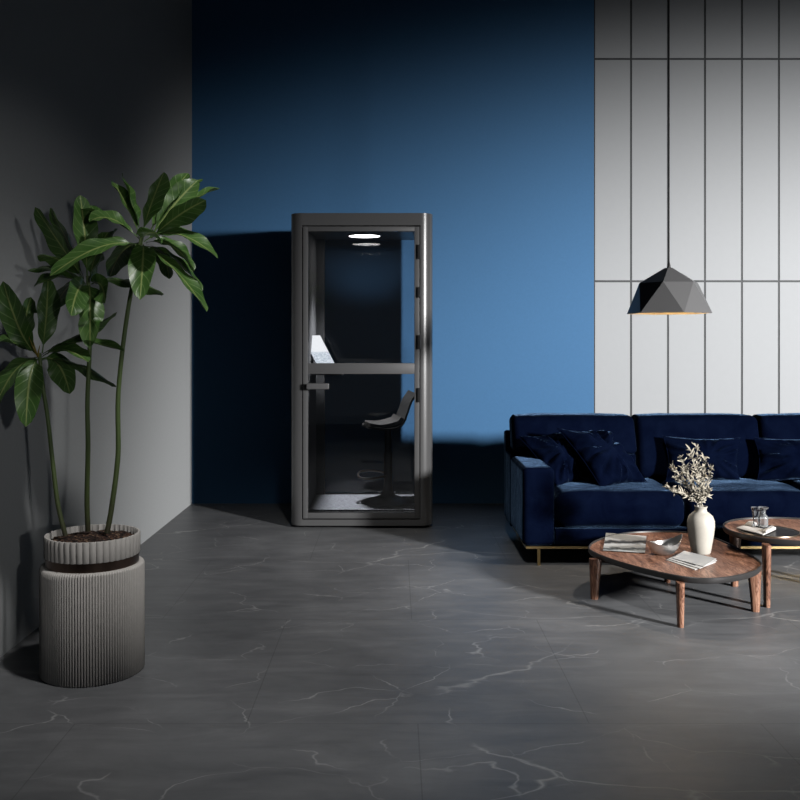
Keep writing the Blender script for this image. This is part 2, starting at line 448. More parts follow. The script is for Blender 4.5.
# door
door = bpy.data.objects.new('door', None); COL.objects.link(door); door.parent = booth
gx0, gx1 = bx(307.8), bx(414.5)
dx0, dx1, dz0, dz1 = OL + .007, OR_ - .007, bz(519.8) + .008, bz(225.3) - .008
zu1, zu0, zl1, zl0 = bz(231.2), bz(363.3), bz(374), bz(513)
y0, y1 = BF + .004, BF + .052
boxes('door_frame', M['booth_door'], door, (dx0, gx0, y0, y1, dz0, dz1), (gx1, dx1, y0, y1, dz0, dz1), (gx0, gx1, y0, y1, zu1, dz1),
      (gx0, gx1, y0, y1, zl1, zu0), (gx0, gx1, y0, y1, dz0, zl0), bevel=.0015)
boxes('door_glass', M['pane'], door, (gx0, gx1, BF + .024, BF + .032, zu0, zu1))
boxes('door_glass', M['pane'], door, (gx0, gx1, BF + .024, BF + .032, zl0, zl1))
for (a, b) in ((244.7, 259), (287, 297.5), (335, 349), (388, 402)):
    hz0, hz1 = bz(b), bz(a)
    hg = boxes('hinge', M['black'], door, (bx(417.6), bx(419.9), BF - .012, BF + .004, hz0, hz1))
    boxes('hinge_pin', M['hinge'], door, (bx(419.9), bx(421.2), BF - .012, BF + .004, hz0, hz1))
boxes('handle_rose', M['black'], door, (bx(304.6), bx(309.4), BF - .014, BF + .004, bz(389.3), bz(384.2)), bevel=.002)
bm = bmesh.new(); rbox(bm, bx(307), bx(329.5), BF - .055, BF - .03, bz(389), bz(383), .006, flat=3, arc=2)
rbox(bm, bx(307), bx(311), BF - .05, BF - .014, bz(388.4), bz(384.2), .006, flat=2, arc=2)
finish(bm, 'door_handle', M['booth_door'], door, 50)
# feet
for (fx, fy) in ((XL + .19, BF + .14), (XR - .19, BF + .14), (XL + .19, BB - .14), (XR - .19, BB - .14)):
    bm = bmesh.new(); lathe(bm, [(.03, 0), (.03, .008), (.012, .012), (.012, .024)], (fx, fy, 0), 20); finish(bm, 'foot', M['hinge'], booth, 40)
# narrow desk inside, on the left wall behind the middle rail
DZ = 1.112
boxes('desk', M['felt'], booth, (IL + .012, bx(341), 6.70, 7.22, DZ - .025, DZ))

# tablet on its stand, on the desk
tb = thing('tablet', 'white-screened tablet leaning on its stand on the narrow desk inside the booth', 'tablet', (bx(322), 6.88, DZ))
B1, B2, T2 = Vector(at(320, 371, 6.80)), Vector(at(338, 371, 7.0)), Vector(at(320.0, 335, 7.0))
B1.z = B2.z = DZ + .004
up_ = T2 - B2; T1 = B1 + up_ + Vector((0.0, 0, -.002))
nrm = (B2 - B1).cross(up_).normalized()
if nrm.x < 0: nrm = -nrm
def quadslab(bm, q, n, t0, t1):
    a = [bm.verts.new(p + n * t0) for p in q]; b = [bm.verts.new(p + n * t1) for p in q]
    bm.faces.new(a); bm.faces.new(b[::-1])
    for i in range(4): bm.faces.new((a[i], b[i], b[(i + 1) % 4], a[(i + 1) % 4]))
    bmesh.ops.recalc_face_normals(bm, faces=bm.faces)
bm = bmesh.new(); quadslab(bm, [B1, B2, T2, T1], nrm, -.009, 0); finish(bm, 'body', M['screen_back'], tb)
q = [B1, B2, T2, T1]; c = sum(q, Vector()) / 4
bm = bmesh.new(); quadslab(bm, [c + (p - c) * .965 for p in q], nrm, .0002, .0012); finish(bm, 'screen', M['screen'], tb)
mid = (B1 + B2 + T1 + T2) / 4 - nrm * .009
bm = bmesh.new()
base = Vector((mid.x - .045, mid.y, DZ + .004))
for s in (-1, 1):
    e = (B2 - B1).normalized() * .04 * s
    tube(bm, [mid + e, base + e], .004, 8)
tube(bm, [base - (B2 - B1).normalized() * .045, base + (B2 - B1).normalized() * .045], .004, 8)
finish(bm, 'stand', M['black'], tb, 50)

# bar stool inside the booth
SD = 6.93; ss = F / SD
sx_ = lambda px: (px - CX) / ss
sz_ = lambda py: H + (CY - py) / ss
FZ = .122
stool = thing('bar_stool', 'charcoal swivel bar stool with curved seat and round foot, inside the booth', 'stool', (sx_(388), SD, FZ))
pc = Vector((sx_(388), SD, 0))
bm = bmesh.new(); lathe(bm, [(.205, FZ), (.205, FZ + .006), (.19, FZ + .014), (.11, FZ + .035), (.055, FZ + .055), (.036, FZ + .085), (.034, FZ + .12)], pc, 48)
finish(bm, 'base', M['stool_metal'], stool, 50)
bm = bmesh.new(); lathe(bm, [(.031, FZ + .11), (.031, .50), (.024, .505), (.024, sz_(429.5))], pc, 24); finish(bm, 'pole', M['stool_metal'], stool, 40)
bm = bmesh.new(); rz = sz_(474.5)
ring = [(0, -.026), (-.06, -.065), (-.14, -.085), (-.2, -.06), (-.215, 0), (-.2, .06), (-.14, .085), (-.06, .065), (0, .026)]
tube(bm, spline([(pc.x + a - .01, pc.y + b, rz + .22 * b) for a, b in ring], 6), .0085, 10)
finish(bm, 'footrest', M['foot_ring'], stool, 60)
# seat shell: profile in X-Z swept across, facing left
prof = [(-.195, sz_(426)), (-.16, sz_(427.2)), (-.09, sz_(428.4)), (0, sz_(428.4)), (.07, sz_(426.5)), (.115, sz_(421)), (.145, sz_(412)), (.17, sz_(403)), (.205, sz_(396)), (.215, sz_(394))]
pp = spline([(pc.x + a, 0, b) for a, b in prof], 5)
def shell(bm, pts, wfun, thick, off=0, ny=12):
    rows = [[], []]
    n = len(pts)
    for i, p in enumerate(pts):
        d = (pts[min(i + 1, n - 1)] - pts[max(0, i - 1)]).normalized(); nn = Vector((-d.z, 0, d.x))
        w = wfun(i / (n - 1))
        for side in (0, 1):
            row = []
            for k in range(ny + 1):
                u = -1 + 2 * k / ny
                row.append(bm.verts.new(p + nn * (off + (thick if side else 0) + .022 * u * u * (.3 + .7 * max(0, min(1, (i / n - .35) * 4)))) + Vector((0, pc.y + u * w, 0))))
            rows[side].append(row)
    for side in (0, 1):
        R = rows[side]
        for i in range(n - 1):
            for k in range(ny): bm.faces.new((R[i][k], R[i + 1][k], R[i + 1][k + 1], R[i][k + 1]))
    A, B = rows
    for i in range(n - 1):
        for k in (0, ny): bm.faces.new((A[i][k], A[i + 1][k], B[i + 1][k], B[i][k]))
    for i in (0, n - 1):
        for k in range(ny): bm.faces.new((A[i][k], A[i][k + 1], B[i][k + 1], B[i][k]))
    bmesh.ops.recalc_face_normals(bm, faces=bm.faces)
bm = bmesh.new(); shell(bm, pp, lambda q: .03 + .17 * (math.sqrt(max(0, 1 - (1 - q / .3) ** 2)) if q < .3 else 1 - .4 * max(0, q - .55)), .014); bmesh.ops.rotate(bm, verts=bm.verts, cent=pc, matrix=Matrix.Rotation(rad(9), 3, 'Z')); finish(bm, 'seat', M['stool'], stool, 50)
bm = bmesh.new(); shell(bm, pp[2:27], lambda q: .02 + .155 * math.sqrt(max(0, 1 - (1 - min(q, .4) / .4) ** 2)), .024, .0145); bmesh.ops.rotate(bm, verts=bm.verts, cent=pc, matrix=Matrix.Rotation(rad(9), 3, 'Z')); finish(bm, 'cushion', M['stool_pad'], stool, 50)

# ================================================================ sofa
sofa = thing('sofa', 'long navy velvet sofa on thin brass feet, in front of the white panels', 'sofa', (2.1, 5.95, 0))
SF, SB_ = 5.467, 6.43
AX0, AX1 = .760, .951
SEATS = [(.951, 1.742), (1.742, 2.533), (2.533, 3.324)]
RX0, RX1 = 3.324, 3.515
V = M['velvet']
def soft(seed, amt=.004, sc_=6):
    def fn(q, nr):
        d = noise.noise(Vector((q.x * sc_ + seed, q.y * sc_, q.z * sc_)))
        return q + nr.normalized() * d * amt
    return fn
block('arm', V, sofa, AX0, AX1, SF, 6.06, .115, .582, .032, soft(1, .003))
block('arm', V, sofa, RX0, RX1, SF, 6.06, .115, .582, .032, soft(2, .003))
block('base', V, sofa, AX1 + .002, RX0 - .002, SF + .015, 6.38, .115, .215, .012, soft(3, .002))
block('back_frame', V, sofa, AX0, RX1, 6.30, SB_, .115, .715, .02, soft(4, .002), flat=14)
for (a, b) in ((AX0, AX0 + .014), (RX1 - .014, RX1)):
    block('side_panel', V, sofa, a, b, 6.055, 6.31, .115, .580, .006, flat=4, arc=2)
def seat_fn(seed):
    def fn(q, nr):
        u = max(0, 1 - nr.x ** 2) ; w = max(0, 1 - nr.y ** 2)
        if nr.z > 0: q.z += .022 * u ** .7 * w ** .7 - .004
        if nr.y < 0: q.y -= .014 * u * max(0, 1 - nr.z ** 2)
        d = noise.noise(Vector((q.x * 5 + seed, q.y * 6, q.z * 5)))
        return q + Vector((0, .3, 1)) * d * .006
    return fn
for i, (a, b) in enumerate(SEATS):
    block('seat_cushion', V, sofa, a + .003, b - .003, SF + .006, 6.13, .217, .428, .072, seat_fn(10 * i), flat=14)
def back_fn(seed):
    def fn(q, nr):
        u = max(0, 1 - nr.x ** 2); w = max(0, 1 - nr.z ** 2)
        if nr.y < 0: q.y -= .03 * u ** .6 * w ** .6
        q.y += .05 * (nr.z)                     # leans back
        if nr.z > .5: q.z += .010 * u ** .5 + .0035 * noise.noise(Vector((q.x * 40 + seed, q.y * 6, 3)))
        d = noise.noise(Vector((q.x * 5 + seed, q.z * 5, q.y * 5)))
        return q + Vector((0, 1, .3)) * d * .008
    return fn
for i, (a, b) in enumerate(((.777, 1.604), (1.604, 2.432), (2.432, 3.498))):
    block('back_cushion', V, sofa, a + .003, b - .003, 6.09, 6.30, .43 if i else .585, .832, .045, back_fn(7 * i + 3), flat=14)
block('back_cushion', V, sofa, .956, 1.60, 6.09, 6.29, .43, .60, .03, None)
# brass rail and feet
boxes('rail', M['brass'], sofa, (AX0 + .02, RX1 - .02, SF + .01, SF + .03, .100, .114), (AX0 + .02, RX1 - .02, SB_ - .04, SB_ - .02, .100, .114),
      (AX0 + .02, AX0 + .04, SF + .03, SB_ - .04, .100, .114), (RX1 - .04, RX1 - .02, SF + .03, SB_ - .04, .100, .114))
for lx in (.858, 1.742, 3.416):
    for ly in (SF + .02, SB_ - .03):
        bm = bmesh.new(); lathe(bm, [(.0095, 0), (.0105, .102)], (lx, ly, 0), 18); finish(bm, 'leg', M['brass'], sofa, 40)

# ---------------------------------------------------------------- scatter cushions
def pillow(name, c00, c10, c11, c01, thick, label, seed, group=None, face=-1):
    bm = bmesh.new(); n = 30
    e1 = (c10 - c00 + c11 - c01); e2 = (c01 - c00 + c11 - c10)
    nr = e1.cross(e2).normalized()
    if nr.y > 0: nr = -nr
    L = [[], []]
    for s in (0, 1):
        for i in range(n + 1):
            row = []
            for j in range(n + 1):
                u, v = i / n, j / n
                uu = .5 + (u - .5) * (1 - .10 * math.sin(PI * v)); vv = .5 + (v - .5) * (1 - .10 * math.sin(PI * u))
                p = c00 * (1 - uu) * (1 - vv) + c10 * uu * (1 - vv) + c11 * uu * vv + c01 * (1 - uu) * vv
                th = max(0, math.sin(PI * u) * math.sin(PI * v)) ** .58
                # creases running in from the seams
                a = math.atan2(v - .5, u - .5); rr = math.hypot(u - .5, v - .5) * 2
                w = noise.noise(Vector((math.cos(a) * 5.0 + seed, math.sin(a) * 5.0, rr * .9 + s * 9))) * min(1, rr) * .75
                w += noise.noise(Vector((u * 4 + seed, v * 4, s * 5))) * .26
                edge = 0 if (i in (0, n) or j in (0, n)) else 1
                p = p + nr * (thick / 2) * (th + w * min(1, th * 1.6)) * edge * (1 if s else -1)
                row.append(p)
            L[s].append(row)
    vs = [[[None] * (n + 1) for _ in range(n + 1)] for _ in (0, 1)]
    for i in range(n + 1):
        for j in range(n + 1):
            vs[0][i][j] = bm.verts.new(L[0][i][j])
            vs[1][i][j] = vs[0][i][j] if (i in (0, n) or j in (0, n)) else bm.verts.new(L[1][i][j])
    for s in (0, 1):
        for i in range(n):
            for j in range(n): bm.faces.new((vs[s][i][j], vs[s][i + 1][j], vs[s][i + 1][j + 1], vs[s][i][j + 1]))
    bmesh.ops.recalc_face_normals(bm, faces=bm.faces)
    o = finish(bm, name, V, None, 80)
    m = (c00 + c10) / 2
    recentre(o, m); tag(o, label, 'cushion', group)
    # the sewn seam round the edge
    bm = bmesh.new()
    loop = [L[0][i][0] for i in range(n)] + [L[0][n][j] for j in range(n)] + [L[0][n - i][n] for i in range(n)] + [L[0][0][n - j] for j in range(n)] + [L[0][0][0]]
    tube(bm, loop, .0028, 6)
    finish(bm, 'piping', V, o, 80)
    return o
g_ = 'navy scatter cushions on the sofa'
pillow('scatter_cushion', at(559, 488, 5.74), at(584, 482, 5.93), at(562, 432, 6.03), at(518, 436, 5.98), .21,
       'navy velvet cushion wedged against the left sofa arm, behind another square cushion', 3, g_)
pillow('scatter_cushion', at(602, 489, 5.665), at(647, 482, 5.87), at(607, 431, 5.99), at(557, 428, 5.88), .23,
       'square navy velvet cushion tilted sideways, in front of the one by the sofa arm', 11, g_)
pillow('scatter_cushion', at(666, 482, 5.93), at(740, 481, 5.93), at(741, 438, 6.03), at(663, 436, 6.03), .19,
       'oblong navy lumbar cushion behind the dried branch in the white vase', 21, g_)
pillow('scatter_cushion', at(757, 482, 5.93), at(838, 481, 5.93), at(838, 437, 6.03), at(754, 438, 6.03), .19,
       'oblong navy lumbar cushion at the right edge, behind the water carafe', 33, g_)

# ================================================================ coffee tables
def outline_table(name, label, pts, zt, legs, mat, drop=.0):
    ctr = sum(pts, Vector()) / len(pts)
    th = thing(name, label, 'coffee table', (ctr.x, ctr.y, 0), None)
    n = len(pts)
    def inset(d):
        out = []
        for i in range(n):
            tg = (pts[(i + 1) % n] - pts[i - 1]); nn = Vector((tg.y, -tg.x, 0)).normalized()
            if nn.dot(pts[i] - ctr) < 0: nn = -nn
            out.append(pts[i] - nn * d)
        return out
    bm = bmesh.new()
    P = inset(.011)
    prism(bm, [(p.x, p.y) for p in P], zt - .022, zt - .006)
    bmesh.ops.recalc_face_normals(bm, faces=bm.faces)
    finish(bm, 'tabletop', mat, th)
    prof = [(.0, zt - .020), (.0, zt - .002), (.0035, zt + .002), (.008, zt + .001), (.011, zt - .006), (.0115, zt - .022), (.03, zt - .028), (.006, zt - .028)]
    bm = bmesh.new(); rings = []
    for (d, z) in prof:
        rings.append([bm.verts.new((p.x, p.y, z)) for p in inset(d)])
    for k in range(len(rings)):
        A, B = rings[k], rings[(k + 1) % len(rings)]
        for i in range(n): bm.faces.new((A[i], A[(i + 1) % n], B[(i + 1) % n], B[i]))
    bmesh.ops.recalc_face_normals(bm, faces=bm.faces)
    finish(bm, 'rim', M['rim'], th, 40)
    for (lx, ly) in legs:
        rdir = Vector((ctr.x - lx, ctr.y - ly, 0)).normalized(); s = Vector((-rdir.y, rdir.x, 0))
        if abs(rdir.x) > abs(rdir.y) + .1: rdir = Vector((math.copysign(1, rdir.x), 0.12, 0)).normalized()
        else: rdir = Vector((0.1, math.copysign(1, rdir.y), 0)).normalized()
        s = Vector((-rdir.y, rdir.x, 0))
        bm = bmesh.new(); o = Vector((lx, ly, 0)) - rdir * .02
        secs = ((0, .004, .042, .0135), (.35, .001, .047, .0145), (1, -.004, .062, .0165))
        R = []
        for (f_, a, b, hw) in secs:
            ring = []
            rr = .008
            for (uu, vv) in ((a, -hw + rr), (a + rr, -hw), (b - rr, -hw), (b, -hw + rr), (b, hw - rr), (b - rr, hw), (a + rr, hw), (a, hw - rr)):
                p = o + rdir * uu + s * vv; ring.append(bm.verts.new((p.x, p.y, f_ * (zt - .026))))
            R.append(ring)
        for A, B in zip(R, R[1:]):
            for i in range(8): bm.faces.new((A[i], A[(i + 1) % 8], B[(i + 1) % 8], B[i]))
        bm.faces.new(R[0][::-1]); bm.faces.new(R[-1])
        bmesh.ops.recalc_face_normals(bm, faces=bm.faces)
        finish(bm, 'leg', M['walnut_leg'], th, 50)
    return th
H1, H2 = .235, .340
zz = lambda px, py: (570 + px / 3.478, 480 + py / 3.478)
edge_pts = [(63, 236), (72, 219), (105, 203), (160, 188), (230, 179), (310, 177), (400, 180), (480, 192), (550, 218), (610, 248), (652, 273), (669, 291), (660, 306), (636, 319), (590, 331), (535, 339), (470, 342), (395, 336), (300, 318), (205, 294), (125, 269), (80, 250)]
pts1 = closed_spline([on(*zz(*p), H1) for p in edge_pts], 6)
legs1 = [(on(594, 599, 0).x, on(594, 599, 0).y), (on(756, 611.5, 0).x, on(756, 611.5, 0).y), (on(680.5, 627, 0).x, on(680.5, 627, 0).y), (on(667, 582, 0).x, on(667, 582, 0).y)]
table = outline_table('coffee_table', 'low walnut coffee table with dark rim carrying the white vase, nearest the camera', pts1, H1, legs1, M['walnut'])
c2 = Vector((2.115, 4.895, H2))
pts2 = [c2 + Vector((.372 * math.cos(a) * (1 + .05 * math.cos(a)), .315 * math.sin(a), 0)) for a in [2 * PI * i / 96 for i in range(96)]]
l2 = [on(767, 607, 0), on(724, 589, 0)]
legs2 = [(l2[0].x, l2[0].y), (1.85, 5.02), (2.43, 4.86), (2.40, 5.06)]
table2 = outline_table('coffee_table', 'taller small walnut table with inset dark tray, at the right edge', pts2, H2, legs2, M['walnut'])
# inset tray
tc_ = on(769, 530.5, H2); tz = H2 - .006
bm = bmesh.new(); lathe(bm, [(.148, .0005), (.148, .003), (.142, .004), (.135, .002), (.12, .0012), (.0001, .0012), (.0001, .0005)], (tc_.x, tc_.y, tz), 64, closed=True)
tr = finish(bm, 'tray', M['tray'], table2, 40)
bm = bmesh.new(); lathe(bm, [(.1475, .0005), (.1475, .0055), (.1535, .0055), (.1555, .0005)], (tc_.x, tc_.y, tz), 64, closed=True); finish(bm, 'tray_rim', M['tray_rim'], table2, 40)

TZ1 = H1 - .006
# ---- vase
vb = on(700.9, 552.8, TZ1)
vs = F / vb.y
prof = [(.0, .0), (.048, 0), (.052, .006), (.060, .05), (.069, .10), (.0735, .14), (.0725, .168), (.063, .192), (.045, .207), (.034, .214), (.0305, .224), (.0315, .233), (.035, .238), (.035, .241), (.030, .242), (.026, .236), (.026, .22), (.03, .20), (.0, .20)]
bm = bmesh.new(); lathe(bm, [(max(r * .95, .0005), z * 1.01) for r, z in prof], vb, 56)
vase = recentre(finish(bm, 'vase', M['ceramic'], None, 50), vb)
tag(vase, 'cream stoneware bottle vase holding a dried branch on the low coffee table', 'vase')
# ---- dried branch
br_o = thing('dried_branch', 'dried cream-coloured branch of curled leaves standing in the cream vase', 'dried plant', (vb.x, vb.y, vb.z + .2005))
mouth = vb + Vector((0, 0, .2005))
stems = bmesh.new(); fol = bmesh.new()
def curl_leaf(bm, p, d, ln, w, curl):
    d = d.normalized(); s = d.cross(Vector((random.uniform(-1, 1), -1, random.uniform(-.4, 1)))).normalized(); nn = s.cross(d)
    pv = None; q = p.copy(); steps = 6
    ang = 0
    for i in range(steps + 1):
        t_ = i / steps; ww = w * math.sin(PI * min(1, .12 + .85 * t_)) ** .8
        a = [bm.verts.new(q - s * ww + nn * ww * .5), bm.verts.new(q), bm.verts.new(q + s * ww + nn * ww * .5)]
        if pv:
            bm.faces.new((pv[0], a[0], a[1], pv[1])); bm.faces.new((pv[1], a[1], a[2], pv[2]))
        pv = a; ang += curl / steps
        q = q + (d * math.cos(ang) + nn * math.sin(ang)) * ln / steps
tips = [((690, 450), -.02), ((697, 447), .03), ((681, 458), .0), ((673, 468), .03), ((668, 487), -.02), ((676, 491), .03), ((711, 468), .0), ((704, 458), -.03), ((709, 490), .01), ((684, 470), -.04), ((700, 478), .03), ((675, 478), 0)]
for (tx, ty), dy in tips:
    e = at(tx, ty, vb.y + dy)
    root = mouth + Vector((random.uniform(-.008, .008), random.uniform(-.008, .008), .0))
    lip = mouth + Vector((random.uniform(-.012, .012), random.uniform(-.01, .01), .05))
    m1 = lip.lerp(e, .45) + Vector((random.uniform(-.012, .012), random.uniform(-.012, .012), .012))
    path = spline([root, lip, m1, e], 7)
    tube(stems, path, [.0022 - .0014 * i / (len(path) - 1) for i in range(len(path))], 6)
    for i in range(9, len(path)):
        for _ in range(6):
            p = path[i]; dirv = (path[i] - path[i - 1]).normalized()
            sd = Vector((random.uniform(-1, 1), random.uniform(-1, 1), random.uniform(-.6, .9)))
            curl_leaf(fol, p, dirv * .6 + sd * .8, random.uniform(.02, .044), random.uniform(.002, .0042), random.uniform(-2.8, 2.8))
finish(stems, 'stem', M['dried'], br_o, 60); finish(fol, 'foliage', M['dried'], br_o, 80)

# ---- boat-shaped bowl
bw = on(663.6, 554.6, TZ1)
bowl_axis = Vector((.95, .30, 0)).normalized(); bowl_side = Vector((-.30, .95, 0)).normalized()
bm = bmesh.new(); N = 56
def bowl_ring(fr, lift, shr):
    out = []
    for i in range(N):
        a = 2 * PI * i / N; ca, sa = math.cos(a), math.sin(a)
        ex = .107 * fr * ca + .006 * fr; ey = .062 * fr * math.copysign(abs(sa) ** 1.7, sa)
        rim = .058 + .034 * abs(ca) ** 2.2 * (1.25 if ca > 0 else .72)
        z = lift * rim
        p = bw + bowl_axis * ex + bowl_side * ey + Vector((0, 0, z)); out.append(p)
    return out
prof_b = [(.30, 0.0), (.40, .01), (.62, .14), (.82, .42), (.94, .72), (1.0, 1.0), (.975, 1.0), (.91, .74), (.79, .46), (.6, .2), (.38, .075), (.2, .055)]
R = [[bm.verts.new(p) for p in bowl_ring(f_, l_, 0)] for f_, l_ in prof_b]
for A, B in zip(R, R[1:]):
    for i in range(N): bm.faces.new((A[i], A[(i + 1) % N], B[(i + 1) % N], B[i]))
bm.faces.new(R[0][::-1]); bm.faces.new(R[-1])
bowl = recentre(finish(bm, 'bowl', M['pewter'], None, 60), bw)
tag(bowl, 'boat-shaped grey metal bowl on the low coffee table, left of the cream vase', 'bowl')

# ---- magazine with a landscape on its cover
def slab_on(name, mat, corners, z0, th, parent=None):
    P = [on(*c, z0) for c in corners]; ctr = sum(P, Vector()) / 4
    bm = bmesh.new()
    prism(bm, [(p.x, p.y) for p in P], z0, z0 + th); bmesh.ops.recalc_face_normals(bm, faces=bm.faces)
    return finish(bm, name, mat, parent), ctr
mc = [(603, 550.3), (645, 552.8), (646.4, 537), (606, 533.8)]
P = [on(*c, TZ1) for c in mc]; ctr = sum(P, Vector()) / 4
mag = thing('magazine', 'magazine with a black and white misty landscape cover, on the left of the low table', 'magazine', (ctr.x, ctr.y, TZ1))
slab_on('pages', M['paper'], mc, TZ1, .006, mag)
slab_on('cover', M['cover'], mc, TZ1 + .0061, .0008, mag)
# ---- fan of leaflets in front of the vase
base = [(666.5, 560.5), (697, 570.3), (715.5, 562.2), (683.5, 553.2)]
for k, (dx, dy, lab) in enumerate(((0, 0, 'white leaflet with a black stripe, lowest of the fanned leaflets before the vase'),
                                   (1.6, -.7, 'white leaflet with a black stripe, middle of the fanned leaflets before the vase'),
                                   (3.4, -1.3, 'plain white leaflet on top of the fanned leaflets before the vase'))):
    P = [on(x + dx, y + dy, TZ1) for x, y in base]
    c_ = sum(P, Vector()) / 4
    rt = Matrix.Rotation(rad(-3 + 4.5 * k), 3, 'Z')
    P = [c_ + rt @ (p - c_) * (1 if k < 2 else .92) for p in P]
    z0 = TZ1 + k * .0032
    bm = bmesh.new(); prism(bm, [(p.x, p.y) for p in P], z0, z0 + .003); bmesh.ops.recalc_face_normals(bm, faces=bm.faces)
    lf = recentre(finish(bm, 'leaflet', M['paper'], None), (c_.x, c_.y, z0))
    tag(lf, lab, 'leaflet', 'leaflets fanned out before the vase')
    if k < 2:
        a, b, d, e = P[0], P[1], P[2], P[3]
        s0, s1 = (a.lerp(e, .10), b.lerp(d, .10)), (a.lerp(e, .24), b.lerp(d, .24))
        q = [s0[0].lerp(s0[1], .12), s0[0].lerp(s0[1], .80), s1[0].lerp(s1[1], .80), s1[0].lerp(s1[1], .12)]
        bm = bmesh.new(); prism(bm, [(p.x, p.y) for p in q], z0 + .003, z0 + .0032); bmesh.ops.recalc_face_normals(bm, faces=bm.faces)
        finish(bm, 'stripe', M['ink'], lf)

# ---- napkin, carafe and tumbler on the taller table
TZ2 = H2 - .006 + .0058
def cloth(corners, z0, th, seed, amp):
    P = [on(*c, z0) for c in corners]; bm = bmesh.new(); n = 16; L = [[], []]
    for s in (0, 1):
        for i in range(n + 1):
            row = []
            for j in range(n + 1):
                u, v = i / n, j / n
                p = P[0] * (1 - u) * (1 - v) + P[1] * u * (1 - v) + P[2] * u * v + P[3] * (1 - u) * v
                ed = min(1, 5 * min(u, 1 - u, v, 1 - v)) ** .5
                zt_ = th * (.45 + .55 * ed) * (1 + amp * noise.noise(Vector((u * 2.5 + seed, v * 6, 2))))
                row.append(bm.verts.new((p.x, p.y, z0 + (zt_ if s else 0))))
            L[s].append(row)
    for s in (0, 1):
        for i in range(n):
            for j in range(n): bm.faces.new((L[s][i][j], L[s][i + 1][j], L[s][i + 1][j + 1], L[s][i][j + 1]))
    for i in range(n):
        for j in (0, n):
            bm.faces.new((L[0][i][j], L[0][i + 1][j], L[1][i + 1][j], L[1][i][j])); bm.faces.new((L[0][j][i], L[0][j][i + 1], L[1][j][i + 1], L[1][j][i]))
    bmesh.ops.recalc_face_normals(bm, faces=bm.faces)
    return bm, sum(P, Vector()) / 4
bm, c_ = cloth([(736, 528.5), (763, 535.5), (776, 529.5), (749, 524.0)], TZ2, .012, 4, .35)
fold = finish(bm, 'napkin', M['linen'], None, 60); recentre(fold, (c_.x, c_.y, TZ2))
tag(fold, 'folded white linen napkin under the glassware on the taller table', 'napkin')
bm, _ = cloth([(745, 525.5), (752, 527.3), (757, 524.5), (749, 522.8)], TZ2 + .011, .016, 9, .3)
finish(bm, 'fold', M['linen'], fold, 60)
bm, _ = cloth([(762, 531.5), (766, 533.3), (776, 528.3), (772, 526.5)], TZ2 + .011, .010, 15, .3)
finish(bm, 'fold', M['linen'], fold, 60)
gz = TZ2 + .0135
def glassware(name, label, cat, px, py, prof, n=36, rf=None):
    p = on(px, py, gz); bm = bmesh.new()
    lathe(bm, [(max(r, .0004), z) for r, z in prof], p, n, rf)
    o = recentre(finish(bm, name, M['glassware'], None, 40), p); return tag(o, label, cat)
glassware('carafe', 'small clear glass carafe with flat collar on the napkin', 'carafe', 763.2, 527.6,
          [(0, 0), (.024, 0), (.0255, .006), (.025, .05), (.022, .062), (.012, .072), (.012, .092), (.026, .104), (.027, .108), (.024, .108), (.010, .095), (.010, .072), (.020, .06), (.023, .05), (.023, .008), (0, .006)])
glassware('drinking_glass', 'flared fluted drinking glass beside the carafe on the napkin', 'glass', 756.2, 526.2,
          [(0, 0), (.017, 0), (.018, .004), (.014, .018), (.017, .04), (.022, .075), (.0255, .10), (.024, .10), (.020, .075), (.015, .042), (.011, .03), (0, .028)], 40,
          lambda r, z, a: r * (1 + .035 * math.cos(10 * a)))

# ================================================================ pendant lamp
PD = 5.25; ps = F / PD
pz = lambda py: H + (CY - py) / ps
pcx = (668.8 - CX) / ps
pend = thing('pendant_lamp', 'charcoal faceted pendant lamp hanging on a black cord before the white panels', 'lamp', (pcx, PD, Z_CEIL))
def poly(r, ph, z): return [Vector((pcx + r / ps * math.cos(rad(ph + 60 * k)), PD + r / ps * math.sin(rad(ph + 60 * k)), z)) for k in range(6)]
def pend_shell(bm, k, dz):
    top = [bm.verts.new(p) for p in poly(4.2 * k, -56.5, pz(268) - dz)]
    midr = [bm.verts.new(p) for p in poly(30 * k, -56.5, pz(283.2) - dz)]
    bot = [bm.verts.new(p) for p in poly(41.6 * k, -86.5, pz(313.6))]
    fs = []
    for i in range(6):
        j = (i + 1) % 6
        fs.append(bm.faces.new((top[i], midr[i], midr[j], top[j])))
        fs.append(bm.faces.new((midr[i], bot[i], bot[j])))
        fs.append(bm.faces.new((midr[i], bot[j], midr[j])))
    fs.append(bm.faces.new(top))
    return top, midr, bot
bm = bmesh.new(); a = pend_shell(bm, 1, 0); b = pend_shell(bm, .985, .006)
for i in range(6): bm.faces.new((a[2][i], b[2][i], b[2][(i + 1) % 6], a[2][(i + 1) % 6]))
bmesh.ops.recalc_face_normals(bm, faces=bm.faces)
shade = finish(bm, 'lamp_shade', M['pendant'], pend)
bm = bmesh.new(); pend_shell(bm, .98, .008); bmesh.ops.recalc_face_normals(bm, faces=bm.faces)
finish(bm, 'lining', M['pendant_in'], pend)['label'] = 'warm brass lining inside the shade'
bm = bmesh.new(); lathe(bm, [(.011, pz(268)), (.010, pz(266)), (.005, pz(262))], (pcx, PD, 0), 16); finish(bm, 'cord_grip', M['black'], pend, 40)
bm = bmesh.new(); tube(bm, [(pcx, PD, pz(263)), (pcx, PD, Z_CEIL - .02)], .0052, 10); finish(bm, 'cord', M['black'], pend, 60)
bm = bmesh.new(); lathe(bm, [(.05, Z_CEIL - .022), (.055, Z_CEIL - .018), (.055, Z_CEIL)], (pcx, PD, 0), 32); finish(bm, 'ceiling_rose', M['pendant'], pend, 40)
